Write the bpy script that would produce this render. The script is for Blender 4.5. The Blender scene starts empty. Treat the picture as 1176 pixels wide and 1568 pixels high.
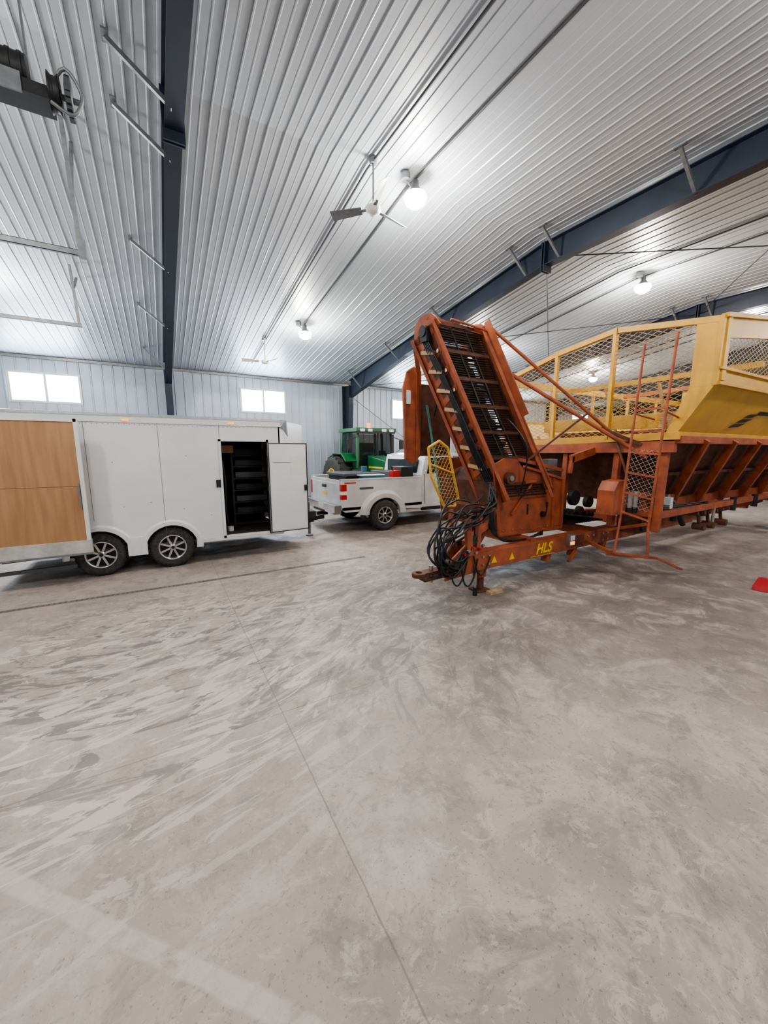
import bpy, math, random, bmesh
from mathutils import Vector, Matrix
random.seed(4)
V=Vector
try:
    bpy.context.scene.view_settings.look='AgX - Medium High Contrast'
except Exception: pass
# ------------------------------------------------------------------ materials
MATS={}
def mat(name,col,rough=.5,metal=0.,var=.0,scale=6.,bump=0.,col2=None,emis=None,estr=0.,coat=0.,detail=4.,lo=.35,hi=.65,stretch=None):
    if name in MATS: return MATS[name]
    m=bpy.data.materials.new(name); m.use_nodes=True
    nt=m.node_tree; b=nt.nodes["Principled BSDF"]
    b.inputs["Roughness"].default_value=rough; b.inputs["Metallic"].default_value=metal
    if coat: b.inputs["Coat Weight"].default_value=coat
    c=(*col,1)
    tc=nt.nodes.new("ShaderNodeTexCoord")
    n=nt.nodes.new("ShaderNodeTexNoise"); n.inputs["Scale"].default_value=scale; n.inputs["Detail"].default_value=detail
    if stretch:
        mp=nt.nodes.new("ShaderNodeMapping"); mp.inputs["Scale"].default_value=stretch
        nt.links.new(tc.outputs["Object"],mp.inputs[0]); nt.links.new(mp.outputs[0],n.inputs["Vector"])
    else: nt.links.new(tc.outputs["Object"],n.inputs["Vector"])
    r=nt.nodes.new("ShaderNodeValToRGB")
    r.color_ramp.elements[0].position=lo; r.color_ramp.elements[1].position=hi
    k=1-var
    c2=(*col2,1) if col2 else (col[0]*k,col[1]*k,col[2]*k,1)
    r.color_ramp.elements[0].color=c2; r.color_ramp.elements[1].color=c
    nt.links.new(n.outputs["Fac"],r.inputs["Fac"]); nt.links.new(r.outputs["Color"],b.inputs["Base Color"])
    if bump:
        bp=nt.nodes.new("ShaderNodeBump"); bp.inputs["Strength"].default_value=bump; bp.inputs["Distance"].default_value=.02
        nt.links.new(n.outputs["Fac"],bp.inputs["Height"]); nt.links.new(bp.outputs["Normal"],b.inputs["Normal"])
    if emis:
        b.inputs["Emission Color"].default_value=(*emis,1); b.inputs["Emission Strength"].default_value=estr
        try: m.cycles.emission_sampling='NONE'
        except Exception: pass
    MATS[name]=m; return m
panel_white=mat("ribbed_steel_white",(.42,.45,.485),.40,.05,.06,1.5)
wall_white=mat("wall_steel_white",(.47,.53,.60),.42,.05,.1,1.5)
navy=mat("rafter_navy",(.018,.026,.045),.5,0,.25,3)
galv=mat("galvanised",(.24,.25,.26),.45,.5,.25,12)
graydk=mat("conduit_gray",(.09,.095,.10),.5,.3,.1)
black=mat("black_plastic",(.02,.02,.021),.5,0,.3,20)
rubber=mat("tyre_rubber",(.028,.027,.026),.85,0,.4,25,.2,col2=(.06,.055,.05))
white=mat("trailer_white",(.72,.72,.715),.3,0,.06,2.,coat=.2)
truckw=mat("truck_white",(.64,.64,.63),.25,0,.2,2.,coat=.4)
dirtyw=mat("dirty_white",(.56,.54,.50),.5,0,.35,5.)
ply=mat("plywood",(.42,.235,.115),.5,0,.3,2.5,col2=(.33,.175,.08),stretch=(6,6,.5),detail=6)
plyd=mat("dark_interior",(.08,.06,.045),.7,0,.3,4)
alu=mat("alloy",(.62,.62,.63),.3,.9,.15,15)
chrome=mat("chrome",(.7,.7,.7),.15,1.,.1,8)
glassd=mat("dark_glass",(.02,.035,.035),.08,0,.1)
redl=mat("red_lens",(.42,.025,.02),.3)
green=mat("tractor_green",(.015,.13,.04),.35,0,.15,3,coat=.2)
tyel=mat("tractor_yellow",(.8,.55,.03),.4)
amber=mat("amber_lens",(.9,.25,.02),.3,emis=(1,.4,.05),estr=1.5)
lampglow=mat("lamp_lens",(1,1,1),.3,emis=(1,.93,.82),estr=60)
winglow=mat("window_daylight",(.9,.95,1),.2,emis=(.86,.94,1.0),estr=10)
cream=mat("cream_trim",(.68,.68,.66),.4)
rust=mat("rust_orange_paint",(.40,.108,.045),.55,0,.35,5,col2=(.26,.072,.035),detail=8,lo=.36,hi=.60)
rustd=mat("worn_shaded_rust_steel",(.155,.055,.031),.65,0,.5,9,detail=6)
rod=mat("chain_rod_steel",(.045,.028,.023),.5,.3,.4,20)
yel=mat("machine_yellow",(.68,.385,.05),.45,0,.22,3,detail=6,col2=(.56,.31,.05))
yelm=mat("mesh_yellow",(.52,.32,.075),.5,0,.2,9)
tan=mat("tan_cleat",(.55,.36,.20),.6,0,.2,9)
hose=mat("hydraulic_hose",(.016,.016,.018),.4,0,.3,30)
brass=mat("fitting_steel",(.5,.48,.43),.35,.8,.2,20)
teal=mat("teal_pole",(.03,.16,.14),.5)
letter=mat("letter_yellow",(.85,.55,.02),.5)
wood=mat("wood_block",(.55,.38,.2),.7,0,.3,12)
redp=mat("red_paint",(.45,.02,.03),.45)
# ------------------------------------------------------------------ mesh builder
class Part:
    def __init__(s,name,root=None):
        s.name=name; s.bm=bmesh.new(); s.mats=[]; s.root=root
    def mi(s,m):
        if m not in s.mats: s.mats.append(m)
        return s.mats.index(m)
    def faces(s,pts,fs,m,smooth=False):
        vs=[s.bm.verts.new(p) for p in pts]; i=s.mi(m)
        for f in fs:
            try:
                fc=s.bm.faces.new([vs[k] for k in f]); fc.material_index=i; fc.smooth=smooth
            except ValueError: pass
        return s
    def box(s,lo,hi,m):
        x0,y0,z0=lo; x1,y1,z1=hi
        p=[(x0,y0,z0),(x1,y0,z0),(x1,y1,z0),(x0,y1,z0),(x0,y0,z1),(x1,y0,z1),(x1,y1,z1),(x0,y1,z1)]
        return s.faces(p,[(0,3,2,1),(4,5,6,7),(0,1,5,4),(1,2,6,5),(2,3,7,6),(3,0,4,7)],m)
    def beam(s,a,b,w,h,m,up=(0,0,1)):
        a=V(a);b=V(b);d=(b-a).normalized(); up=V(up)
        if abs(d.dot(up))>.98: up=V((1,0,0))
        r=d.cross(up).normalized(); u=r.cross(d)
        p=[]
        for o in (a,b):
            for i,j in ((-1,-1),(1,-1),(1,1),(-1,1)): p.append(o+r*i*w/2+u*j*h/2)
        return s.faces(p,[(3,2,1,0),(4,5,6,7),(0,1,5,4),(1,2,6,5),(2,3,7,6),(3,0,4,7)],m)
    def cyl(s,a,b,r,m,n=14,r2=None,cap=True):
        a=V(a);b=V(b);d=(b-a).normalized(); up=V((0,0,1)) if abs(d.z)<.95 else V((1,0,0))
        x=d.cross(up).normalized(); y=x.cross(d); r2=r if r2 is None else r2
        p=[]
        for o,q in ((a,r),(b,r2)):
            for k in range(n):
                t=2*math.pi*k/n; p.append(o+x*math.cos(t)*q+y*math.sin(t)*q)
        s.faces(p,[(k,(k+1)%n,n+(k+1)%n,n+k) for k in range(n)],m,True)
        if cap: s.faces(p[:n],[tuple(range(n))[::-1]],m); s.faces(p[n:],[tuple(range(n))],m)
        return s
    def tube(s,pts,r,m,n=8,sub=4):
        P=[V(p) for p in pts]; Q=[]
        for i in range(len(P)-1):
            p0=P[max(i-1,0)];p1=P[i];p2=P[i+1];p3=P[min(i+2,len(P)-1)]
            for k in range(sub):
                t=k/sub
                Q.append(.5*((2*p1)+(p2-p0)*t+(2*p0-5*p1+4*p2-p3)*t*t+(3*p1-p0-3*p2+p3)*t**3))
        Q.append(P[-1]); allp=[]; nx=None
        for i,q in enumerate(Q):
            d=(Q[min(i+1,len(Q)-1)]-Q[max(i-1,0)]).normalized()
            if nx is None:
                nx=d.cross(V((0,0,1)) if abs(d.z)<.9 else V((1,0,0))).normalized()
            nx=(nx-d*nx.dot(d)).normalized(); ny=d.cross(nx)
            for k in range(n):
                t=2*math.pi*k/n; allp.append(q+nx*math.cos(t)*r+ny*math.sin(t)*r)
        fs=[]
        for i in range(len(Q)-1):
            for k in range(n): fs.append((i*n+k,i*n+(k+1)%n,(i+1)*n+(k+1)%n,(i+1)*n+k))
        return s.faces(allp,fs,m,True)
    def prism(s,pts,off,m):
        n=len(pts); o=V(off); p=[V(q) for q in pts]+[V(q)+o for q in pts]
        return s.faces(p,[tuple(range(n)),tuple(range(n,2*n))[::-1]]+[(k,k+n,(k+1)%n+n,(k+1)%n) for k in range(n)],m)
    def revolve(s,prof,c,axis,m,n=36):
        c=V(c);d=V(axis).normalized(); up=V((0,0,1)) if abs(d.z)<.95 else V((1,0,0))
        x=d.cross(up).normalized(); y=x.cross(d); L=len(prof); p=[]
        for k in range(n):
            t=2*math.pi*k/n
            for r,h in prof: p.append(c+(x*math.cos(t)+y*math.sin(t))*r+d*h)
        fs=[(k*L+j,((k+1)%n)*L+j,((k+1)%n)*L+j+1,k*L+j+1) for k in range(n) for j in range(L-1)]
        return s.faces(p,fs,m,True)
    def mesh_panel(s,poly,m,cell=(.075,.036),w=.008,th=.004):
        P=[V(q) for q in poly]; o=P[0]; ex=(P[1]-P[0]).normalized(); nn=ex.cross(P[2]-P[0]).normalized(); ey=nn.cross(ex)
        q=[((a-o).dot(ex),(a-o).dot(ey)) for a in P]
        area=sum(q[i][0]*q[(i+1)%len(q)][1]-q[(i+1)%len(q)][0]*q[i][1] for i in range(len(q)))
        if area<0: q=q[::-1]
        for sg in (1,-1):
            dx,dy=cell[0],sg*cell[1]; L=math.hypot(dx,dy); d=(dx/L,dy/L); n2=(-d[1],d[0])
            step=abs(2*cell[0]*cell[1]/L)
            offs=[a[0]*n2[0]+a[1]*n2[1] for a in q]
            k=math.ceil(min(offs)/step)
            while k*step<max(offs):
                c=(n2[0]*k*step,n2[1]*k*step); t0,t1=-99,99; ok=True
                for i in range(len(q)):
                    a=q[i];b=q[(i+1)%len(q)]; e=(b[0]-a[0],b[1]-a[1]); nrm=(-e[1],e[0])
                    num=nrm[0]*(c[0]-a[0])+nrm[1]*(c[1]-a[1]); den=nrm[0]*d[0]+nrm[1]*d[1]
                    if abs(den)<1e-9:
                        if num<0: ok=False
                        continue
                    t=-num/den
                    if den>0: t0=max(t0,t)
                    else: t1=min(t1,t)
                if ok and t1-t0>.02:
                    A=o+ex*(c[0]+d[0]*t0)+ey*(c[1]+d[1]*t0); B=o+ex*(c[0]+d[0]*t1)+ey*(c[1]+d[1]*t1)
                    s.beam(A,B,w,th,m,up=tuple(nn))
                k+=1
        return s
    def done(s,bevel=0.):
        bm=s.bm; bmesh.ops.recalc_face_normals(bm,faces=bm.faces)
        me=bpy.data.meshes.new(s.name)
        if s.root: bmesh.ops.translate(bm,verts=bm.verts,vec=-V(s.root.location))
        bm.to_mesh(me); bm.free()
        for m in s.mats: me.materials.append(m)
        ob=bpy.data.objects.new(s.name,me); bpy.context.collection.objects.link(ob)
        if s.root: ob.parent=s.root
        if bevel:
            md=ob.modifiers.new("bevel",'BEVEL'); md.width=bevel; md.segments=2; md.limit_method='ANGLE'; md.angle_limit=.6
        return ob
def root(name,loc):
    e=bpy.data.objects.new(name,None); e.location=loc; e.empty_display_size=.2
    bpy.context.collection.objects.link(e); return e
# ------------------------------------------------------------------ camera
cam=bpy.data.cameras.new("camera"); co=bpy.data.objects.new("camera",cam); bpy.context.collection.objects.link(co)
bpy.context.scene.camera=co
cam.sensor_fit='HORIZONTAL'; cam.sensor_width=36; cam.lens=18.03
co.location=(0,0,2.1); co.rotation_euler=(math.radians(90-9.07),0,math.radians(-30))
# ------------------------------------------------------------------ room
X0,X1=-8.0,34.0; Y0,Y1=-4.4,16.0; YR=5.8; ZE=4.95; ZR=6.33
def zc(y): return ZR-(ZR-ZE)*(y-YR)/(Y1-YR) if y>YR else ZR-.008*(YR-y)
def floor_mat():
    m=bpy.data.materials.new("dusty_concrete"); m.use_nodes=True; nt=m.node_tree; N=nt.nodes; Lk=nt.links
    b=N["Principled BSDF"]; tc=N.new("ShaderNodeTexCoord"); O=tc.outputs["Object"]
    def noise(sc,det=6,dist=0,rough=.55,vec=None):
        n=N.new("ShaderNodeTexNoise"); n.inputs["Scale"].default_value=sc; n.inputs["Detail"].default_value=det
        n.inputs["Distortion"].default_value=dist; n.inputs["Roughness"].default_value=rough
        Lk.new(vec or O,n.inputs["Vector"]); return n.outputs["Fac"]
    def ramp(f,a,bb):
        r=N.new("ShaderNodeMapRange"); r.inputs[1].default_value=a; r.inputs[2].default_value=bb; Lk.new(f,r.inputs[0]); return r.outputs[0]
    def mth(op,a,bb=None,c=None):
        n=N.new("ShaderNodeMath"); n.operation=op
        for i,v in enumerate((a,bb,c)):
            if v is None: continue
            if isinstance(v,(int,float)): n.inputs[i].default_value=v
            else: Lk.new(v,n.inputs[i])
        return n.outputs[0]
    def mul(*a):
        r=a[0]
        for k in a[1:]: r=mth('MULTIPLY',r,k)
        return r
    def mix(f,a,bb):
        n=N.new("ShaderNodeMix"); n.data_type='RGBA'
        if isinstance(f,(int,float)): n.inputs[0].default_value=f
        else: Lk.new(f,n.inputs[0])
        for i,v in ((6,a),(7,bb)):
            if isinstance(v,tuple): n.inputs[i].default_value=(*v,1)
            else: Lk.new(v,n.inputs[i])
        return n.outputs[2]
    sep=N.new("ShaderNodeSeparateXYZ"); Lk.new(O,sep.inputs[0]); x,y=sep.outputs[0],sep.outputs[1]
    def dist(cx,cy): return mth('SQRT',mth('ADD',mth('POWER',mth('SUBTRACT',x,cx),2.),mth('POWER',mth('SUBTRACT',y,cy),2.)))
    def blob(cx,cy,r,soft): return ramp(dist(cx,cy),r+soft,r)
    def line(v,c,w): return mth('LESS_THAN',mth('ABSOLUTE',mth('SUBTRACT',v,c)),w)
    def streak(cx,cy,fr,fa,sc=1.):
        d=dist(cx,cy); a=mth('ARCTAN2',mth('SUBTRACT',y,cy),mth('SUBTRACT',x,cx))
        cb=N.new("ShaderNodeCombineXYZ"); Lk.new(mth('MULTIPLY',d,fr),cb.inputs[0]); Lk.new(mth('MULTIPLY',a,fa),cb.inputs[1]); cb.inputs[2].default_value=cx
        return noise(sc,6,1.6,.65,cb.outputs[0]),d
    base=mix(ramp(noise(.45,7,.6,.62),.42,.58),(.285,.238,.205),(.375,.318,.278))
    base=mix(mul(ramp(noise(1.7,9,.6,.75),.49,.57),.6),base,(.46,.395,.345))
    base=mix(mul(ramp(noise(2.6,9,.5,.75),.54,.60),.55),base,(.18,.158,.145))
    base=mix(mul(ramp(noise(5.,8,1.2,.78),.56,.60),.55),base,(.49,.43,.375))
    base=mix(mul(ramp(noise(11.,7,.6,.75),.57,.62),.5),base,(.17,.15,.135))
    base=mix(mul(ramp(noise(55,2),.64,.68),.6),base,(.12,.105,.095))
    base=mix(mul(blob(-.4,4.0,1.5,2.0),ramp(noise(1.3,8,1,.7),.38,.54),.5),base,(.45,.39,.345))
    s1,d1=streak(-.4,7.4,4.2,4.6)
    base=mix(mul(ramp(s1,.535,.565),blob(-.2,4.3,1.3,1.3),.8),base,(.165,.148,.137))
    s2,d2=streak(-.9,7.6,5.2,5.6)
    base=mix(mul(ramp(s2,.535,.56),blob(-.3,4.0,1.5,1.2),.85),base,(.58,.515,.46))
    s3,d3=streak(4.6,1.0,4.2,4.0)
    base=mix(mul(ramp(s3,.53,.57),blob(2.6,3.9,1.2,1.5),.7),base,(.15,.137,.128))
    s4,d4=streak(1.4,8.9,4.4,5.0)
    base=mix(mul(ramp(s4,.53,.56),blob(2.4,5.4,1.2,1.8),.65),base,(.53,.465,.41))
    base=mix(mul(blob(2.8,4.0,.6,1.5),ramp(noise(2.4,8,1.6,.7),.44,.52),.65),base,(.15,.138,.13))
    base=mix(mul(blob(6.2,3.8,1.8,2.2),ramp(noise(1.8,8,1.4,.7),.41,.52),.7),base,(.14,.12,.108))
    pl=mth('ADD',mth('MULTIPLY',x,.7363),mth('MULTIPLY',y,.6767))
    pm=mul(ramp(mth('ABSOLUTE',mth('SUBTRACT',mth('ADD',pl,mth('MULTIPLY',noise(3.,4),.05)),.99)),.045,.03),ramp(noise(5,7,.8,.7),.36,.52))
    base=mix(mul(pm,.6),base,(.54,.475,.42))
    for v,c in ((x,.70),(x,7.45),(x,-6.1),(y,2.86),(y,-2.2)):
        vv=mth('ADD',v,mth('MULTIPLY',noise(6.,3),.012))
        base=mix(mul(line(vv,c+.006,.0045),.5),base,(.12,.10,.09))
    Lk.new(base,b.inputs["Base Color"])
    r=N.new("ShaderNodeMapRange"); r.inputs[1].default_value=.35; r.inputs[2].default_value=.65; r.inputs[3].default_value=.38; r.inputs[4].default_value=.68; Lk.new(noise(2.5,6,.5),r.inputs[0]); Lk.new(r.outputs[0],b.inputs["Roughness"])
    bp=N.new("ShaderNodeBump"); bp.inputs["Strength"].default_value=.2; bp.inputs["Distance"].default_value=.01; Lk.new(noise(22,4),bp.inputs["Height"]); Lk.new(bp.outputs[0],b.inputs["Normal"])
    return m
p=Part("floor"); p.box((X0,Y0,-.2),(X1,Y1,0),floor_mat()); p.done()
def ribs_profile(a0,a1,pitch=.2286,w=.034,h=.012,minor=True):
    out=[]; a=a0
    while a<a1-pitch:
        out+= [(a,0)]
        if minor:
            q=a+pitch*.42; out+=[(q-.014,0),(q-.006,.003),(q+.006,.003),(q+.014,0)]
        out+=[(a+pitch-w,0),(a+pitch-w*.7,h),(a+pitch-w*.3,h)]; a+=pitch
    out.append((a1,0)); return out
p=Part("ceiling"); pr=ribs_profile(X0,X1)
for ya,yb in ((Y0,YR),(YR,Y1)):
    pts=[]
    for (a,h) in pr: pts+=[(a,ya,zc(ya)-h),(a,yb,zc(yb)-h)]
    p.faces(pts,[(2*k,2*k+1,2*k+3,2*k+2) for k in range(len(pr)-1)],panel_white)
p.box((X0,Y0,ZR+.1),(X1,Y1,ZR+.2),panel_white)
p.done()
def ribbed_wall(name,axis):
    p=Part(name)
    if axis in('far','front'):
        yy=Y1 if axis=='far' else Y0; sg=-1 if axis=='far' else 1
        pr=ribs_profile(X0,X1,.3,.06,.03,False); pts=[]
        for a,h in pr: pts+=[(a,yy+sg*h,0),(a,yy+sg*h,zc(yy)+.02)]
        p.faces(pts,[(2*k,2*k+1,2*k+3,2*k+2) for k in range(len(pr)-1)],wall_white)
        p.box((X0,min(yy-sg*.01,yy-sg*.1),0),(X1,max(yy-sg*.01,yy-sg*.1),zc(yy)),wall_white)
    else:
        xx=X0 if axis=='left' else X1; sg=1 if axis=='left' else -1
        pr=ribs_profile(Y0,Y1,.3,.06,.03,False); pts=[]
        for a,h in pr: pts+=[(xx+sg*h,a,0),(xx+sg*h,a,zc(a)+.02)]
        p.faces(pts,[(2*k,2*k+1,2*k+3,2*k+2) for k in range(len(pr)-1)],wall_white)
        p.box((min(xx-sg*.01,xx-sg*.1),Y0,0),(max(xx-sg*.01,xx-sg*.1),Y1,ZE),wall_white)
    p.done()
ribbed_wall("wall_far",'far'); ribbed_wall("wall_front",'front'); ribbed_wall("wall_left",'left'); ribbed_wall("wall_right",'right')
p=Part("trim_eave"); p.box((X0,Y1-.07,ZE-.08),(X1,Y1-.03,ZE-.0),galv); p.done()
p=Part("baseboard_far"); p.box((X0,Y1-.05,0),(X1,Y1-.031,.15),galv); p.done()
for i,xc in enumerate([-2.88,3.72,10.5,17.2,24.0]):
    p=Part("window_%d"%(i+1)); x0,x1,z0,z1=xc-.82,xc+.82,3.62,4.42; y=Y1-.03
    p.box((x0,y-.02,z0),(x1,y,z1),winglow)
    for a in ((x0-.06,z0-.06,x1+.06,z0),(x0-.06,z1,x1+.06,z1+.06),(x0-.06,z0,x0,z1),(x1,z0,x1+.06,z1),(xc-.03,z0,xc+.03,z1)):
        p.box((a[0],y-.05,a[1]),(a[2],y,a[3]),cream)
    p.done()
RX=[-6.3,.45,7.2,13.95,20.7,27.4]
for xc in RX:
    r=root("steel_rafter_frame",(xc,Y1-.4,0))
    p=Part("rafter",r); fl=.10; t=.014
    def dep(y):
        e=min(abs(y-Y1),abs(y-Y0)); return .42 if e>5 else .42+(5-e)/5*.30
    ys=[Y0+.1,Y0+5,YR,Y1-5,Y1-.75]
    for a,b in zip(ys[:-1],ys[1:]):
        za,zb=zc(a)-.05,zc(b)-.05; da,db=dep(a),dep(b)
        p.prism([(xc-.006,a,za),(xc-.006,b,zb),(xc-.006,b,zb-db),(xc-.006,a,za-da)],(.012,0,0),navy)
        p.prism([(xc-fl,a,za),(xc-fl,b,zb),(xc-fl,b,zb-t),(xc-fl,a,za-t)],(2*fl,0,0),navy)
        p.prism([(xc-fl,a,za-da),(xc-fl,b,zb-db),(xc-fl,b,zb-db-t),(xc-fl,a,za-da-t)],(2*fl,0,0),navy)
    for dy in (-.03,.03): p.box((xc-fl-.02,YR+dy-.012,ZR-.60),(xc+fl+.02,YR+dy+.012,ZR-.05),navy)
    p.done()
    p=Part("column",r)
    for yw,sg in ((Y1-.06,-1),(Y0+.06,1)):
        zt=zc(yw)-.1
        p.prism([(xc-.006,yw,0),(xc-.006,yw,zt),(xc-.006,yw+sg*.72,zt-.05),(xc-.006,yw+sg*.72,zt-.8),(xc-.006,yw+sg*.3,0)],(.012,0,0),navy)
        p.prism([(xc-fl,yw,0),(xc-fl,yw,zt),(xc-fl,yw+sg*.014,zt),(xc-fl,yw+sg*.014,0)],(2*fl,0,0),navy)
        p.prism([(xc-fl,yw+sg*.3,0),(xc-fl,yw+sg*.7,zt-.78),(xc-fl,yw+sg*.714,zt-.78),(xc-fl,yw+sg*.314,0)],(2*fl,0,0),navy)
        p.beam((xc,yw+sg*.7,zt-.05),(xc,yw+sg*.7,zt-.8),2*fl,.016,navy,up=(0,1,0))
    p.done()
    p=Part("flange_braces",r)
    for y in (-1.2,1.2,3.2,5.45,6.25,8.9,11.4,14.2):
        p.beam((xc-.60,y,zc(y)-.05),(xc-.02,y,zc(y)-dep(y)-.05),.045,.045,galv)
        p.beam((xc-.60,y-.08,zc(y-.08)-.035),(xc-.60,y+.08,zc(y+.08)-.035),.06,.02,galv)
    p.done()
p=Part("roof_bracing_cables")
for xa,xb in ((7.2,13.95),(20.7,27.4)):
    for ya,yb in ((-4.2,.8),(.8,5.8),(5.8,10.8),(10.8,15.3)):
        for u,v in ((ya,yb),(yb,ya)):
            p.cyl((xa,u,zc(u)-.3),(xb,v,zc(v)-.3),.012,black,6)
p.cyl((7.2,15.8,.4),(13.95,15.8,4.6),.012,graydk,6); p.cyl((7.2,15.8,4.6),(13.95,15.8,.4),.012,graydk,6)
p.done()
for bx in (-3.65,3.05,9.8,16.5):
    p=Part("electrical_conduit")
    for dx in (0,.75):
        for a,b in ((-4,YR),(YR,14.5 if dx==0 else 11.2)):
            p.cyl((bx+dx,a,zc(a)-.04),(bx+dx,b,zc(b)-.04),.018,graydk,8)
    p.done()
for lx in (-2.95,3.8,10.5,17.3):
    for ly in (0.,5.6,11.):
        z=zc(ly)-.02; r=root("high_bay_lamp",(lx,ly,z))
        p=Part("fixture",r)
        p.cyl((lx-.18,ly,z-.09),(lx-.18,ly,z-.0),.07,galv,16); p.tube([(lx-.18,ly,z-.07),(lx-.1,ly,z-.14),(lx,ly,z-.12)],.012,galv)
        p.revolve([(.0,0),(.05,0),(.055,-.08),(.09,-.13),(.15,-.19),(.16,-.205),(.15,-.205)],(lx,ly,z-.05),(0,0,1),galv,28)
        p.revolve([(.16,0),(.18,-.04),(.15,-.12),(.08,-.17),(0,-.18)],(lx,ly,z-.245),(0,0,1),lampglow,28)
        p.done()
        ld=bpy.data.lights.new("lamp_light",'POINT'); ld.energy=320; ld.shadow_soft_size=.15; ld.color=(1,.955,.90)
        lo=bpy.data.objects.new("lamp_light",ld); bpy.context.collection.objects.link(lo); lo.parent=r; lo.location=(0,0,-.60)
def fan(x,y,rot):
    z=zc(y)-.015; r=root("ceiling_fan",(x,y,z)); p=Part("motor_and_blades",r); hz=z-.66
    p.cyl((x,y,z),(x,y,z-.06),.07,galv,16,.05); p.cyl((x,y,z),(x,y,hz),.014,galv,10)
    p.revolve([(0,.06),(.06,.06),(.11,.02),(.11,-.03),(.07,-.07),(0,-.08)],(x,y,hz),(0,0,1),cream,24)
    for k in range(3):
        a=rot+k*2*math.pi/3; d=V((math.cos(a),math.sin(a),0)); n=V((-d.y,d.x,0)); c=V((x,y,hz))
        p.beam(c+d*.1,c+d*.22,.05,.012,galv)
        pts=[c+d*.18-n*.05+V((0,0,-.02)),c+d*.66-n*.07+V((0,0,-.035)),c+d*.68+n*.055+V((0,0,.035)),c+d*.18+n*.05+V((0,0,.02))]
        p.prism(pts,(0,0,.008),cream if k==1 else galv)
    p.done()
fan(3.05,5.6,2.35); fan(3.0,12.4,.9)
r=root("overhead_door_track",(-4,8.4,4.6)); p=Part("tracks",r)
for y,xe in ((6.6,-.63),(10.2,-1.15)):
    p.box((X0+.1,y-.03,4.55),(xe,y-.022,4.62),galv); p.box((X0+.1,y-.03,4.55),(xe,y+.02,4.556),galv); p.box((X0+.1,y-.03,4.614),(xe,y+.02,4.62),galv)
    for xx in (xe-.04,-3.2,-5.5):
        p.beam((xx,y,4.58),(xx-.05,y,zc(y)-.03),.045,.045,galv)
        p.beam((xx-.02,y,5.3),(xx-.02,y+.5,zc(y+.5)-.03),.04,.04,galv)
p.box((-.69,6.55,4.54),(-.61,6.65,4.74),galv)
p.done()
p=Part("door_1")
for k in range(7): p.box((X0+.04,6.7,.02+k*.65),(X0+.09,10.1,.64+k*.65),white)
p.done()
r=root("garage_door_opener",(-.64,4.5,4.98)); p=Part("motor",r)
cx,cy,cz=-.64,4.5,4.98
p.cyl((cx-.34,cy,cz+.06),(cx-.02,cy,cz+.06),.10,black,20); p.cyl((cx-.36,cy,cz+.06),(cx-.34,cy,cz+.06),.085,galv,20)
for k in range(5): p.cyl((cx-.30+k*.06,cy,cz+.06),(cx-.28+k*.06,cy,cz+.06),.107,black,20)
p.box((cx-.40,cy-.10,cz-.11),(cx+.10,cy+.10,cz-.03),black)
p.box((cx-.32,cy-.112,cz-.13),(cx-.05,cy-.098,cz-.01),galv)
p.revolve([(.04,-.03),(.12,-.03),(.10,-.012),(.10,.012),(.12,.03),(.04,.03)],(cx+.12,cy-.02,cz-.02),(1,0,0),black,26)
p.revolve([(.02,-.02),(.09,-.02),(.09,.02),(.02,.02)],(cx+.20,cy-.02,cz-.02),(1,0,0),galv,22)
p.cyl((cx-.05,cy-.02,cz-.02),(cx+.26,cy-.02,cz-.02),.02,galv,10)
for k in range(20):
    t=k/20*6.283; p.box((cx+.185,cy-.03+math.cos(t)*.1,cz-.03+math.sin(t)*.11),(cx+.215,cy+.0+math.cos(t)*.1,cz+.0+math.sin(t)*.11),graydk)
p.beam((cx-.02,cy+.05,cz-.05),(cx-.05,cy+.1,cz+1.14),.035,.012,galv); p.beam((cx-.38,cy+.05,cz-.05),(cx-.42,cy+.1,cz+1.14),.035,.012,galv)
p.box((cx-.45,cy+.07,cz-.06),(cx+.12,cy+.12,cz-.02),galv)
p.tube([(cx+.1,cy-.06,cz),(cx+.2,cy-.12,cz+.10),(cx+.28,cy-.1,cz-.02),(cx+.22,cy-.1,cz-.16),(cx+.1,cy-.1,cz-.12)],.012,galv)
ob=p.done(); r.scale=(1.15,1.15,1.15)
p=Part("trench_drain"); drm=mat("dusty_grate",(.24,.205,.18),.7,0,.4,5)
p.box((-7.5,6.62,.0),(3.4,6.70,.004),drm)
for k in range(180):
    x=-7.48+k*.0605
    if x<3.36 and (x<.6 or k%2==0): p.box((x,6.635,.003),(x+.02,6.685,.0055),graydk)
p.done()
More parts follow.
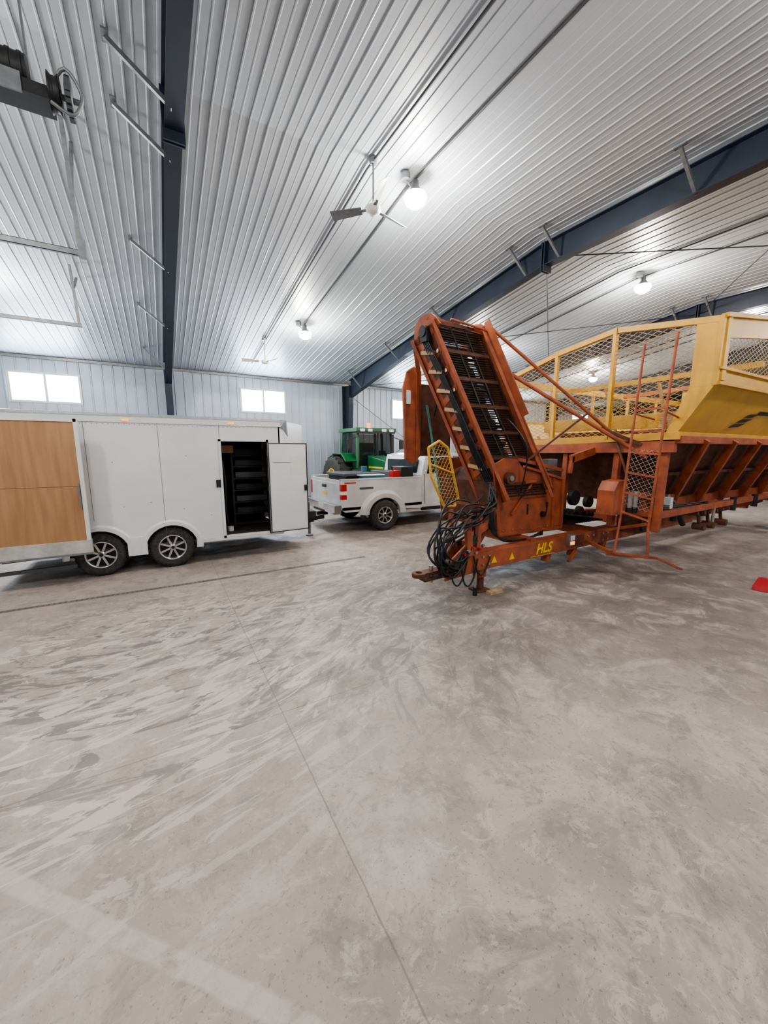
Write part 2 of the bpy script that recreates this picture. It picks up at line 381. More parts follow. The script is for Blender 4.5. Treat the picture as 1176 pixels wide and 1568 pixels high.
# ------------------------------------------------------------------ wheels
def wheel(p,c,r,w,axis,rim=alu,spokes=8,rr=.62):
    c=V(c);a=V(axis).normalized(); h=w/2
    p.revolve([(r*rr,-h*.9),(r*.80,-h),(r*.93,-h*.93),(r*.985,-h*.6),(r,-h*.2),(r,h*.2),(r*.985,h*.6),(r*.93,h*.93),(r*.80,h),(r*rr,h*.9)],c,a,rubber,40)
    up=V((0,0,1)); x=a.cross(up).normalized(); y=up
    for k in range(40):
        t=2*math.pi*k/40; d=x*math.cos(t)+y*math.sin(t)
        p.beam(c+d*(r*.992)-a*h*.75,c+d*(r*.992)+a*h*.75,.022,.012,rubber,up=tuple(d))
    p.revolve([(r*rr,h*.9),(r*rr*.97,h*.95),(r*rr*.9,h*.8),(r*rr*.86,h*.2),(r*rr*.86,-h*.8)],c,a,rim,36)
    p.revolve([(0,h*.72),(r*.13,h*.72),(r*.16,h*.55),(r*.16,-h*.2)],c,a,rim,20)
    for k in range(spokes):
        t=2*math.pi*(k+.5)/spokes; d=x*math.cos(t)+y*math.sin(t)
        p.beam(c+d*r*.12+a*h*.5,c+d*r*rr*.9+a*h*.55,r*.09,.03,rim,up=tuple(a))
    p.cyl(c-a*h*.1,c-a*h*.05,r*rr*.88,black,30)
    p.cyl(c+a*h*.7,c+a*h*.85,r*.08,black,14)
# ------------------------------------------------------------------ cargo trailer
TR=root("enclosed_cargo_trailer",(-.1,9.0,0))
yS,yB=7.8,10.2; xa,xb=-2.3,2.1; z0,z1=.42,2.66
wx=[-.98,.08]; wr=.365
p=Part("body",TR)
def arch_panel(y,th,door):
    out=[(xa,z0)]
    for c in wx:
        R=wr+.055
        a0=math.asin((z0-wr)/R)
        for k in range(13):
            a=math.pi-a0-(math.pi-2*a0)*k/12
            out.append((c+R*math.cos(a),wr+R*math.sin(a)))
    out+=[(.55,z0)]
    p.prism([(u,y,v) for u,v in out+[(.55,z1),(xa,z1)]],(0,th,0),white)
    if door:
        p.box((.55,y,z0),(1.0,y+th,z1),white); p.box((1.82,y,z0),(xb,y+th,z1),white)
        p.box((1.0,y,2.27),(1.82,y+th,z1),white); p.box((1.0,y,z0),(1.82,y+th,.47),white)
    else: p.box((.55,y,z0),(xb,y+th,z1),white)
arch_panel(yS,.04,True); arch_panel(yB-.04,.04,False)
apex=(2.95,9.0)
for a,b in (((xb,yS),apex),(apex,(xb,yB))):
    p.prism([(a[0],a[1],z0),(b[0],b[1],z0),(b[0],b[1],z1),(a[0],a[1],z1)],(-.03,0,0),white)
p.prism([(xa,yS,z1),(xb,yS,z1),(apex[0],apex[1],z1),(xb,yB,z1),(xa,yB,z1)],(0,0,.03),white)
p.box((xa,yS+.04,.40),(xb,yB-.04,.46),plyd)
for sx in (-1.02,0.0,.98):
    p.box((sx-.003,yS-.003,z0+.03) if sx!=-1.02 else (sx-.003,yS-.003,.95),(sx+.003,yS,z1-.08),galv)
for k in range(60):
    p.box((xa+k*.073,yS-.004,z1-.135),(xa+k*.073+.012,yS,z1-.123),galv)
p.box((xa,yS-.014,z1-.10),(xb+.02,yS,z1+.035),cream); p.box((xa,yS-.02,z1+.0),(xb+.02,yS+.02,z1+.045),alu)
p.box((.5,yS-.012,z0-.02),(xb,yS+.02,z0+.05),cream)
for xx in (-.45,1.2):
    p.box((xx-.05,yS-.03,z1-.075),(xx+.05,yS-.012,z1-.045),amber)
p.prism([(xb-.05,yS-.02,z1+.045),(xb+.17,yS+.14,z1+.045),(xb+.2,yS+.16,z1-.28),(xb+.12,yS+.12,z1-.16),(xb+.02,yS-.01,z1-.1)],(.03,.03,0),galv)
for a in ((.955,.44,1.0,2.31,cream),(1.82,.44,1.865,2.31,black),(.955,2.27,1.865,2.315,cream),(.955,.44,1.865,.485,cream)):
    p.box((a[0],yS-.018,a[1]),(a[2],yS+.05,a[3]),a[4])
p.box((.88,yS-.02,1.42),(.96,yS,1.56),black)
for (a,b) in ((-.7,1.9),(-.2,1.2),(.4,2.0),(.3,1.05),(-.6,1.15),(.75,.9)): p.box((a,yS-.002,b),(a+.02,yS,b+.012),galv)
p.done(.004)
p=Part("fender_flares",TR)
for c in wx:
    pts=[];R1,R2=wr+.05,wr+.12
    for k in range(15):
        a=math.pi*1.02-(math.pi*1.04)*k/14
        for R,yy in ((R1,yS-.05),(R2,yS-.055),(R2+.03,yS),(R1,yS)):
            pts.append((c+R*math.cos(a),yy,wr+R*math.sin(a)))
    p.faces(pts,[(4*k+j,4*k+4+j,4*k+4+(j+1)%4,4*k+(j+1)%4) for k in range(14) for j in range(4)],white,False)
p.box((wx[0]+wr+.02,yS-.05,.30),(wx[1]-wr-.02,yS,.62),white)
p.box((wx[1]+wr+.03,yS-.03,.32),(wx[1]+wr+.14,yS,.50),white)
p.box((wx[0]-wr-.14,yS+.3,.30),(wx[1]+wr+.14,yS+.34,.9),black)
p.done(.004)
p=Part("wheels",TR)
for c in wx:
    wheel(p,(c,yS+.10,wr),wr,.22,(0,-1,0)); wheel(p,(c,yB-.12,wr),wr,.22,(0,1,0))
    p.cyl((c,yS+.2,wr),(c,yB-.2,wr),.05,black)
p.beam((xa,yS+.35,.38),(3.0,9.0-.1,.38),.08,.12,black); p.beam((xa,yB-.35,.38),(3.0,9.0+.1,.38),.08,.12,black)
p.beam((2.6,9,.40),(3.55,9.3,.42),.09,.1,black); p.cyl((3.1,9.1,.05),(3.1,9.1,.85),.035,galv); p.cyl((3.1,9.1,0),(3.1,9.1,.03),.09,galv)
p.beam((2.1,8.6,.40),(3.2,9.1,.40),.07,.1,black); p.box((3.0,9.0,.45),(3.25,9.35,.62),black)
p.done()
p=Part("side_door",TR)
h=V((1.84,yS-.04,0)); d=V((.80,.05,0)); n=V((-.05,.8,0)).normalized()*.035
def dq(a,b,za,zb,off,th,m):
    A=h+d*a+n.normalized()*off; Bq=h+d*b+n.normalized()*off
    p.prism([(A.x,A.y,za),(Bq.x,Bq.y,za),(Bq.x,Bq.y,zb),(A.x,A.y,zb)],n.normalized()*th,m)
dq(0,1,.46,2.25,-.035,.035,cream)
dq(.03,.97,.49,2.22,-.042,.008,white)
for a in ((0,.015,.46,2.25),(.97,1,.46,2.25),(0,1,.46,.475),(0,1,2.235,2.25)): dq(*a,-.045,.02,black)
dq(.90,.965,1.28,1.4,-.07,.03,black)
dq(.12,.6,1.86,1.868,-.047,.01,galv); dq(.55,.95,1.62,1.98,-.046,.004,cream)
for z in (.7,1.35,2.05): p.cyl((1.84,yS-.045,z-.05),(1.84,yS-.045,z+.05),.014,galv,8)
p.done()
p=Part("rear_door",TR)
yD=7.52
p.box((-2.3,yD,.66),(-1.10,yD+.05,2.56),ply)
p.box((-2.3,yD-.012,2.53),(-1.06,yD+.06,2.575),cream); p.box((-1.10,yD-.012,.66),(-1.05,yD+.06,2.575),cream)
p.box((-2.3,yD-.03,.47),(-1.04,yD+.07,.70),dirtyw); p.box((-2.3,yD-.035,.47),(-1.04,yD-.02,.50),galv)
p.box((-2.3,yD-.001,1.55),(-1.1,yD+.0,1.556),plyd)
p.beam((-1.12,yD-.02,1.6),(-1.12,yD-.02,1.2),.02,.02,galv,up=(0,1,0))
p.box((-2.36,yD,.47),(-2.28,yS+.05,2.56),cream)
p.beam((-2.4,7.7,.25),(-1.3,7.75,.25),.06,.05,graydk)
p.done()
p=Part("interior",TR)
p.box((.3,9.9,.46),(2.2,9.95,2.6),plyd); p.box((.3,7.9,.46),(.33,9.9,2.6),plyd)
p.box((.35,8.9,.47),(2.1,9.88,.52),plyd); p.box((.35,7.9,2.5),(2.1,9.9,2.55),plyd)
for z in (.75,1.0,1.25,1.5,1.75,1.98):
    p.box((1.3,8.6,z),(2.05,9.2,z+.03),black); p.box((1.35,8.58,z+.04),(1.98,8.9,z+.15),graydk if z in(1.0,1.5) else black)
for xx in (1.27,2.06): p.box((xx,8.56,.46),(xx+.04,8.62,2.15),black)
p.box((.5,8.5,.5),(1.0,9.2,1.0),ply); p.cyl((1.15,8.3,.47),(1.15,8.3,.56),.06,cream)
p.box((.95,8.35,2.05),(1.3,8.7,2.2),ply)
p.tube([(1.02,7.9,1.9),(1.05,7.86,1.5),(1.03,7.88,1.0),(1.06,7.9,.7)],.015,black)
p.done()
# ------------------------------------------------------------------ pickup
TK=root("pickup_truck",(6.9,9.9,0)); p=Part("body",TK)
yn,yf=8.78,11.02
def bedside(y,th):
    c=5.06; R=.47; out=[(3.85,.62)]
    a0=math.asin((.55-.41)/R)
    out+=[(3.95,.55)]
    for k in range(13):
        a=math.pi-a0-(math.pi-2*a0)*k/12; out.append((c+R*math.cos(a),.41+R*math.sin(a)))
    out+=[(6.28,.50),(6.28,1.36),(3.85,1.38)]
    p.prism([(u,y,v) for u,v in out],(0,th,0),truckw)
bedside(yn,.12); bedside(yf-.12,.12)
p.box((3.85,yn+.1,.68),(3.91,yf-.1,1.36),truckw)
p.box((3.835,yn+.35,1.24),(3.85,yf-.35,1.27),truckw); p.box((3.82,9.8,1.12),(3.85,10.05,1.2),black); p.box((3.838,9.75,.92),(3.85,10.1,1.0),tyel)
p.box((3.84,yn-.005,.88),(3.99,yn+.10,1.26),redl); p.box((3.84,yf-.10,.88),(3.99,yf+.005,1.26),redl)
p.box((3.838,yn-.008,1.0),(4.0,yn+.10,1.09),cream)
p.box((3.86,yn,.60),(6.3,yf,.68),black); p.box((6.22,yn+.05,.6),(6.28,yf-.05,1.38),truckw)
p.box((3.85,yn-.01,1.36),(6.28,yn+.14,1.39),truckw); p.box((3.85,yf-.14,1.36),(6.28,yf+.01,1.39),truckw)
p.box((3.66,yn+.02,.52),(3.84,yf-.02,.74),chrome); p.box((3.65,9.5,.5),(3.86,10.3,.56),black); p.box((3.60,9.85,.36),(3.9,9.95,.46),black)
p.box((3.655,9.55,.6),(3.665,9.9,.72),cream)
pts=[];n=17
for k in range(n):
    a=math.pi*1.0-(math.pi)*k/(n-1)
    for R,yy in ((.45,yn-.10),(.58,yn-.12),(.66,yn-.02),(.68,yn+.01),(.45,yn+.01)): pts.append((5.06+R*1.06*math.cos(a),yy,.46+R*.92*math.sin(a)))
p.faces(pts,[(5*k+j,5*k+5+j,5*k+5+(j+1)%5,5*k+(j+1)%5) for k in range(n-1) for j in range(5)],truckw,True)
cabp=[(6.32,.5),(6.32,1.42),(6.45,1.98),(6.75,2.03),(8.35,2.02),(9.05,1.45),(10.1,1.38),(10.35,1.2),(10.4,.55),(10.05,.5)]
R=.47; arch=[(9.55+R*math.cos(a),.41+R*math.sin(a)) for a in [k*math.pi/10*1. for k in range(1,10)]]
p.prism([(u,yn+.06,v) for u,v in cabp+arch+[(9.0,.45)]],(0,yf-yn-.12,0),truckw)
for a in ([(6.5,1.46),(6.58,1.9),(7.35,1.93),(7.35,1.46)],[(7.43,1.46),(7.43,1.93),(8.25,1.92),(8.8,1.46)]):
    p.prism([(u,yn+.05,v) for u,v in a],(0,yf-yn-.10,0),glassd)
p.box((6.31,9.1,1.48),(6.40,10.7,1.85),glassd)
for xx in (6.42,7.39,8.55): p.box((xx,yn+.052,.6),(xx+.012,yn+.06,1.45),black)
for xx in (7.15,8.2): p.box((xx,yn+.03,1.25),(xx+.16,yn+.06,1.29),truckw)
p.box((8.55,yn-.18,1.45),(8.62,yn+.05,1.68),black)
p.box((6.35,yn+.05,.42),(9.0,yn+.12,.52),black)
p.prism([(8.37,yn+.2,1.99),(9.06,yn+.2,1.46),(9.06,yf-.2,1.46),(8.37,yf-.2,1.99)],(.02,0,.02),glassd)
p.done(.012)
p=Part("bedside_badge",TK); p.box((4.35,yn-.006,1.12),(4.75,yn,1.17),graydk); p.box((3.93,yn-.006,1.28),(4.25,yn,1.31),redl); p.done()
p=Part("wheels",TK)
for yy,ax in ((yn+.02,-1),(yf-.02,1)): wheel(p,(5.06,yy,.41),.41,.26,(0,ax,0),alu,8,.55)
for yy,ax in ((yn+.18,-1),(yf-.18,1)): wheel(p,(9.55,yy,.41),.41,.26,(0,ax,0),alu,8,.55)
p.box((4.5,yn+.2,.5),(9.9,yf-.2,.62),black); p.cyl((5.06,9,.41),(5.06,10.8,.41),.09,black)
p.prism([(4.5,yn+.0,.32),(4.54,yn+.0,.32),(4.5,yn+.0,.72),(4.46,yn+.0,.72)],(0,.25,0),black)
p.done()
p=Part("bed_fuel_can",TK)
p.box((5.45,8.95,1.3),(5.68,9.15,1.56),redl); p.cyl((5.50,9.05,1.55),(5.46,9.05,1.68),.025,black); p.tube([(5.5,9.05,1.56),(5.54,9.05,1.62),(5.6,9.05,1.62),(5.64,9.05,1.56)],.015,redl); p.box((5.3,8.92,.68),(5.7,9.3,1.3),black); p.done(.02)
p=Part("bed_tool_boxes",TK)
blue=mat("blue_plastic",(.05,.14,.22),.5)
p.box((4.2,9.3,.68),(5.1,10.5,1.42),black); p.box((4.15,9.25,1.42),(5.15,10.55,1.50),graydk); p.box((4.55,9.0,.7),(5.2,9.25,1.44),blue); p.box((4.5,8.98,1.44),(5.22,9.27,1.47),cream); p.box((5.75,9.2,.68),(6.2,10.8,1.5),graydk)
p.box((5.75,9.0,1.3),(6.15,9.5,1.66),black); p.cyl((5.0,9.8,1.5),(5.0,9.8,1.66),.08,blue,16)
p.done(.015)
# ------------------------------------------------------------------ tractor
cx=7.15
TC=root("tractor",(cx,13.2,0)); p=Part("cab",TC)
y0,y1=13.0,14.5; hw=.80
for sx in (-1,1):
    for (ya,za,yb,zb) in ((y0,1.45,y0+.12,2.78),(y1,1.45,y1-.1,2.78),(y0+.85,1.45,y0+.85,2.78)):
        p.beam((cx+sx*hw,ya,za),(cx+sx*(hw-.08),yb,zb),.08,.08,green if ya!=y0+.85 else black)
p.prism([(cx-hw-.05,y0-.08,2.80),(cx+hw+.05,y0-.08,2.80),(cx+hw+.05,y1+.08,2.80),(cx-hw-.05,y1+.08,2.80)],(0,0,.14),green)
p.box((cx-hw,y0-.1,2.74),(cx+hw,y0-.04,2.83),black)
p.box((cx-hw,y0,1.3),(cx+hw,y1,1.48),green)
glass=mat("cab_glass",(.015,.03,.03),.05,0,.1)
glass.node_tree.nodes["Principled BSDF"].inputs["Alpha"].default_value=.40
p.box((cx-hw+.06,y0+.06,1.48),(cx+hw-.06,y0+.07,2.76),glass)
p.box((cx-hw+.03,y0+.1,1.48),(cx-hw+.04,y1-.1,2.76),glass); p.box((cx+hw-.04,y0+.1,1.48),(cx+hw-.03,y1-.1,2.76),glass); p.box((cx-hw+.06,y1-.05,1.48),(cx+hw-.06,y1-.04,2.76),glass)
p.beam((cx+.1,y0+.03,1.5),(cx+.1,y0+.03,2.76),.05,.05,black); p.box((cx-.28,y0+.7,1.5),(cx+.28,y0+.85,2.4),black); p.cyl((cx-.2,y0+.3,1.9),(cx-.2,y0+.34,2.0),.18,black,20); p.box((cx+.3,y0+.3,1.7),(cx+.6,y0+.4,2.1),black)
for sx in (-.62,-.3,.3,.62): p.box((cx+sx-.09,y0-.13,2.80),(cx+sx+.09,y0-.07,2.90),cream)
p.cyl((cx-.2,y0+.2,2.94),(cx-.2,y0+.2,3.12),.07,amber,14)
for sx in (-1,1): p.box((cx+sx*1.12-.1,y0-.05,2.15),(cx+sx*1.12+.1,y0-.02,2.5),black); p.beam((cx+sx*hw,y0,2.6),(cx+sx*1.15,y0-.03,2.5),.03,.03,black)
p.done(.015)
p=Part("hood_and_chassis",TC)
p.prism([(cx-.36,11.55,.95),(cx-.36,11.5,1.55),(cx-.36,11.75,1.75),(cx-.36,13.0,1.92),(cx-.36,13.0,.95)],(.72,0,0),green)
p.box((cx-.30,11.48,1.0),(cx+.30,11.56,1.5),black); p.box((cx-.37,11.8,1.45),(cx+.37,12.9,1.52),tyel)
p.box((cx-.35,11.7,.6),(cx+.35,14.5,.98),black); p.cyl((cx+.55,12.7,1.3),(cx+.55,12.7,2.7),.06,black)
for sx in (-.22,.22): p.box((cx+sx-.1,11.47,1.5),(cx+sx+.1,11.53,1.6),cream)
for sx in (-1,1):
    fp=[(cx+sx*1.0,13.0,1.7),(cx+sx*1.0,13.4,1.98),(cx+sx*1.0,14.2,1.98),(cx+sx*1.0,14.7,1.6)]
    for a,b in zip(fp[:-1],fp[1:]): p.beam(a,b,.55,.06,green)
p.done(.02)
p=Part("wheels",TC)
for sx in (-1,1):
    wheel(p,(cx+sx*1.15,12.1,.72),.72,.45,(sx,0,0),tyel,6,.5); wheel(p,(cx+sx*1.2,14.0,.95),.95,.5,(sx,0,0),tyel,6,.5)
    for (yy,rr_,ww) in ((12.1,.72,.42),(14.0,.95,.48)):
        for k in range(22):
            t=6.283*k/22; d=V((0,math.cos(t),math.sin(t))); c0=V((cx+sx*1.17,yy,rr_))
            p.beam(c0+d*(rr_-.02)+V((-ww/2,0,0)),c0+d*(rr_-.02)+V((ww/2,0,0)),.06,.06,rubber,up=tuple(d))
p.cyl((cx-1.1,12.1,.72),(cx+1.1,12.1,.72),.1,green); p.cyl((cx-1.1,14.0,.95),(cx+1.1,14.0,.95),.14,green)
p.done()
# ------------------------------------------------------------------ harvester
HV=root("root_crop_harvester",(7.5,4.4,0))
XF=7.0
p=Part("tank_frame",HV)
top=[(2.6,3.97),(4.09,4.18),(5.22,4.02),(6.5,3.72)]
XE=15.2
for (a,b) in zip(top[:-1],top[1:]): p.beam((XF,a[0],a[1]-.04),(XF,b[0],b[1]-.04),.07,.09,yel)
for (y,z),w in zip(top,(.07,.09,.07,.07)): p.beam((XF-.01,y,2.3),(XF-.01,y,z),w,.06,yel,up=(0,1,0)) if y>2.7 else p.beam((XF-.01,y,3.03),(XF-.01,y,z),w,.06,yel,up=(0,1,0))
p.box((XF-.03,2.58,3.03),(XF+.02,2.90,3.98),yel)
p.prism([(XF-.03,2.60,3.03),(XF-.03,2.90,3.03),(XF-.03,3.16,2.36),(XF-.03,3.0,2.36)],(.05,0,0),yel)
p.beam((XF,2.95,2.33),(XF,6.5,2.25),.08,.12,yel)
ts=[(7.0,3.97),(8.6,4.17),(XE,4.17)]
for a,b in zip(ts[:-1],ts[1:]):
    p.prism([(a[0],2.58,a[1]-.30),(b[0],2.58,b[1]-.30),(b[0],2.58,b[1]),(a[0],2.58,a[1])],(0,.03,0),yel)
    p.beam((a[0],2.58,a[1]),(b[0],2.58,b[1]),.09,.06,yel)
p.box((XF,2.58,3.05),(XE,2.61,3.27),yel); p.beam((XF,2.57,3.27),(XE,2.57,3.27),.05,.04,yel); p.beam((XF,2.57,3.06),(XE,2.57,3.06),.06,.05,yel)
for xx in (7.12,9.2,11.3,XE): p.beam((xx,2.58,3.1),(xx,2.58,4.0),.12,.05,yel,up=(0,1,0))
p.prism([(XF,2.60,3.05),(XE,2.60,3.05),(XE,3.02,2.36),(XF,3.02,2.36)],(0,.02,.01),yel)
p.beam((XF,3.02,2.36),(XE,3.02,2.36),.05,.06,yel)
p.box((XF,6.48,3.55),(XE,6.52,3.7),yel); p.prism([(XF,6.5,2.75),(XE,6.5,2.75),(XE,5.9,2.2),(XF,5.9,2.2)],(0,.02,.01),yel)
p.beam((XF,6.5,2.75),(XE,6.5,2.75),.06,.06,yel); p.box((XE-.03,2.6,2.4),(XE,6.5,4.0),yel)
for xx in (8.6,10.3,12,13.6): p.beam((xx,6.5,2.75),(xx,6.5,3.7),.06,.06,yel)
p.box((8.3,3.3,2.4),(12.8,6.0,2.5),rustd); p.box((7.6,3.6,2.5),(7.7,5.9,2.74),yel)
for k in range(9): p.beam((8.0+k*.55,3.2,2.75),(8.0+k*.55,6.1,2.75),.05,.07,tan)
p.beam((9.0,2.7,3.55),(9.0,6.4,3.55),.08,.10,yel); p.beam((11.6,2.7,3.7),(11.6,6.4,3.6),.08,.10,rust)
for y in (3.2,4.3,5.4): p.beam((9.0,y,3.5),(9.6,y,2.5),.05,.05,tan)
p.done(.006)
p=Part("tank_mesh",HV)
segs=list(zip(top[:-1],top[1:]))
for (a,b) in segs:
    ya=a[0] if a[0]>2.7 else 2.90
    za=a[1]-.06 if a[0]>2.7 else 3.95
    if a[0]<2.7: p.mesh_panel([(XF,3.16,2.36),(XF,b[0],2.33),(XF,b[0],b[1]-.06),(XF,ya,za),(XF,ya,3.03)],yelm)
    else: p.mesh_panel([(XF,ya,2.36),(XF,b[0],2.33),(XF,b[0],b[1]-.06),(XF,ya,za)],yelm)
p.mesh_panel([(7.12,2.6,3.27),(XE,2.6,3.27),(XE,2.6,3.87),(8.6,2.6,3.87),(7.12,2.6,3.69)],yelm)
p.mesh_panel([(XF,6.5,2.78),(XE,6.5,2.78),(XE,6.5,3.55),(XF,6.5,3.55)],yelm,cell=(.15,.07))
p.done()
p=Part("tank_decal",HV)
def sl(x,t,off=.012): return (x,2.60+.42*t-off*.85,3.05-.69*t-off*.5)
for x0_,t0_,l in ((8.72,.70,.36),(8.86,.58,.36),(9.0,.46,.34)):
    p.prism([sl(x0_-.14,t0_+.10),sl(x0_+l-.14,t0_+.07),sl(x0_+l+.06,t0_-.02),sl(x0_+.02,t0_+.01)],(0,-.002,-.001),black)
p.prism([sl(9.3,.47),sl(12.6,.36),sl(12.6,.32),sl(9.3,.38)],(0,-.002,-.001),black)
p.done()
p=Part("lower_hopper",HV)
p.prism([(XF+.1,3.03,2.34),(XE,3.03,2.34),(XE,3.75,1.12),(XF+.7,3.75,1.12)],(0,.02,.01),rustd)  # rust sheet in a darker colour that carries the shadow under the tank
p.prism([(XF+.1,3.03,2.34),(XF+.7,3.75,1.12),(XF+.7,5.2,1.12),(XF+.1,6.2,2.34)],(.02,0,.01),rustd)
for k in range(7):
    x=XF+.75+k*1.12
    p.prism([(x,2.98,2.32),(x+.09,2.98,2.32),(x+.79,3.72,1.06),(x+.70,3.72,1.06)],(0,-.12,-.08),rust)
p.beam((XF,2.98,2.27),(XE,2.98,2.27),.10,.12,rust); p.beam((XF+.6,3.68,1.12),(XE,3.68,1.12),.12,.16,rust)
p.beam((XF+.4,3.35,1.7),(XE,3.35,1.7),.05,.06,rustd)
p.beam((XF,3.0,2.16),(XF,6.4,2.12),.10,.18,rust)
for y in (3.15,3.9,4.9,6.2): p.beam((XF+.05,y,2.1),(XF+.1,y+.05,.75),.10,.10,rust)
p.beam((XF+.05,3.2,2.05),(XF+.9,3.6,1.15),.08,.08,rust)
p.done(.006)
p=Part("tank_wheels",HV)
for yy,ax in ((3.3,-1),(5.7,1)): wheel(p,(14.6,yy,.85),.85,.55,(0,ax,0),tyel,6,.5)
p.cyl((14.6,3.3,.85),(14.6,5.7,.85),.12,rust)
p.done()
p=Part("chassis",HV)
p.beam((3.75,4.13,.48),(10.6,4.13,.60),.20,.26,rust)
p.beam((5.0,5.5,.60),(14.9,5.4,.62),.16,.22,rust); p.beam((9.0,4.13,.62),(14.9,4.13,.75),.16,.22,rust)
for x in (5.2,6.9,8.6,10.4,12.2,14.): p.beam((x,4.1,.60),(x,5.5,.60),.14,.16,rust)
p.beam((7.2,3.3,1.0),(14.2,3.5,1.0),.09,.12,rust); p.beam((7.1,3.2,1.05),(7.1,4.2,1.05),.09,.12,rust)
for x in (8.2,9.4,10.8,12.): p.beam((x,3.45,1.0),(x,4.1,.70),.07,.09,rust); p.cyl((x-.1,3.38,.82),(x-.1,3.38,1.1),.06,black)
for x in (9.1,9.5,10.1): p.beam((x,3.4,1.0),(x+.15,3.4,.62),.05,.05,rustd); p.cyl((x+.15,3.3,.60),(x+.15,3.5,.60),.07,rustd)
for x in (5.6,6.3,7.2): p.beam((x,4.13,.40),(x-.04,4.13,.24),.12,.10,rust)
p.beam((6.2,4.0,.36),(6.0,4.0,.2),.05,.05,rust)
p.box((7.3,3.6,.62),(7.75,3.95,.92),rustd); p.cyl((7.5,3.55,.78),(7.5,3.62,.78),.12,black,18); p.cyl((7.9,3.4,1.25),(7.9,3.9,1.25),.07,brass,14)
p.beam((7.2,3.55,1.35),(8.3,3.5,1.25),.05,.07,rust); p.cyl((8.1,3.42,1.2),(8.5,3.42,.8),.03,brass,10); p.cyl((8.35,3.42,.95),(8.6,3.42,.7),.05,black,10)
p.box((7.5,3.35,1.05),(7.62,3.5,1.3),galv); p.box((7.75,3.3,1.08),(7.84,3.42,1.28),cream)
for k in range(6): p.cyl((8.9+k*.28,3.3,.9),(8.9+k*.28,3.9,.8),.035,rustd,8)
for k in range(4): p.tube([(7.2+k*.05,3.4,1.3),(7.6,3.32,1.15-.03*k),(8.3,3.35,1.12-.03*k),(9.4,3.38,1.1-.03*k)],.013,hose)
p.cyl((9.7,3.35,.55),(9.7,3.35,.95),.03,brass,8); p.beam((9.55,3.35,.6),(9.9,3.35,.6),.04,.04,rustd)
p.prism([(3.30,4.02,.30),(3.85,4.02,.34),(3.95,4.02,.66),(3.70,4.02,.80),(3.42,4.02,.60)],(0,.03,0),rust)
p.prism([(3.30,4.24,.30),(3.85,4.24,.34),(3.95,4.24,.66),(3.70,4.24,.80),(3.42,4.24,.60)],(0,.03,0),rust)
p.beam((3.0,4.15,.42),(3.75,4.15,.46),.14,.05,rustd); p.beam((3.0,4.15,.34),(3.5,4.15,.36),.14,.04,rustd)
p.revolve([(.045,-.03),(.10,-.03),(.10,.03),(.045,.03),(.045,-.03)],(2.95,4.15,.42),(0,0,1),rustd,20)
p.cyl((3.15,4.15,.28),(3.15,4.15,.52),.03,brass); p.cyl((3.45,3.95,.52),(3.45,4.38,.52),.05,black)
p.beam((3.72,4.0,.62),(3.66,4.0,1.15),.10,.06,rust,up=(0,1,0)); p.beam((3.60,4.3,.6),(3.62,4.3,1.25),.06,.06,rust,up=(0,1,0)); p.beam((3.9,4.05,.6),(4.0,4.1,1.3),.07,.06,rust,up=(0,1,0))
p.beam((3.62,4.1,1.15),(4.5,4.3,1.2),.05,.06,rust)
p.beam((3.7,4.1,.78),(4.5,4.35,1.0),.08,.08,rust); p.beam((3.95,4.15,.66),(4.75,4.5,1.15),.07,.07,rustd)
p.cyl((3.7,4.25,.75),(4.6,4.45,.95),.04,black,12)
p.box((3.98,4.06,.22),(4.12,4.2,.68),rust); p.box((4.0,4.08,.04),(4.1,4.18,.4),rustd); p.box((3.94,4.02,0),(4.18,4.24,.03),rustd)
p.cyl((3.85,4.0,.02),(3.85,4.0,.35),.018,brass); p.cyl((3.85,4.0,.0),(3.85,4.0,.12),.035,black)
p.beam((3.85,4.0,.35),(3.8,4.05,.5),.03,.03,rustd)
p.box((5.95,3.96,.48),(6.10,4.03,.68),galv); p.box((5.97,3.95,.58),(6.08,3.965,.66),cream); p.box((5.97,3.95,.50),(6.08,3.965,.56),amber); p.box((6.12,3.99,.45),(6.4,4.03,.63),rustd)
for x in (4.0,4.12,6.55,6.7,7.0,7.15):
    for z in (.44,.56): p.cyl((x,4.0,z+.01*(x-4)),(x,4.03,z+.01*(x-4)),.018,brass,8)
p.done(.006)
p=Part("wood_block_under_jack",HV); p.box((4.05,3.88,0),(4.3,3.98,.04),wood); p.done()
tx=bpy.data.curves.new("tongue_lettering",'FONT'); tx.body="HLS"; tx.size=.23; tx.extrude=.002; tx.align_x='CENTER'; tx.align_y='CENTER'; tx.shear=.3; tx.offset=.006
to=bpy.data.objects.new("tongue_lettering",tx); bpy.context.collection.objects.link(to); to.data.materials.append(letter); to.parent=HV
to.location=(5.36-7.5,4.022-4.4,.51); to.rotation_euler=(math.radians(90),math.radians(-1),0)
p=Part("warning_labels",HV)
for x in (4.24,4.62): p.prism([(x-.06,4.026,.43),(x+.06,4.026,.43),(x,4.026,.54)],(0,-.002,0),letter)
p.box((5.05,4.022,.395),(5.65,4.026,.402),letter)
p.done()
p=Part("intake_housing",HV)
hp=[(4.52,1.88),(4.75,1.98),(5.05,1.96),(5.2,1.82),(6.22,1.58),(6.28,.70),(4.70,.74)]
p.prism([(a,4.40,b) for a,b in hp],(0,.02,0),rust); p.prism([(a,5.85,b) for a,b in hp],(0,.02,0),rust)
p.prism([(a,4.42,b) for a,b in [(4.56,1.6),(5.1,1.8),(6.18,1.5),(6.2,.76),(4.75,.8)]],(0,1.40,0),rustd)
p.beam((4.70,4.38,.74),(6.28,4.38,.70),.05,.05,rust); p.beam((5.2,4.38,1.84),(6.22,4.38,1.60),.05,.04,rust)
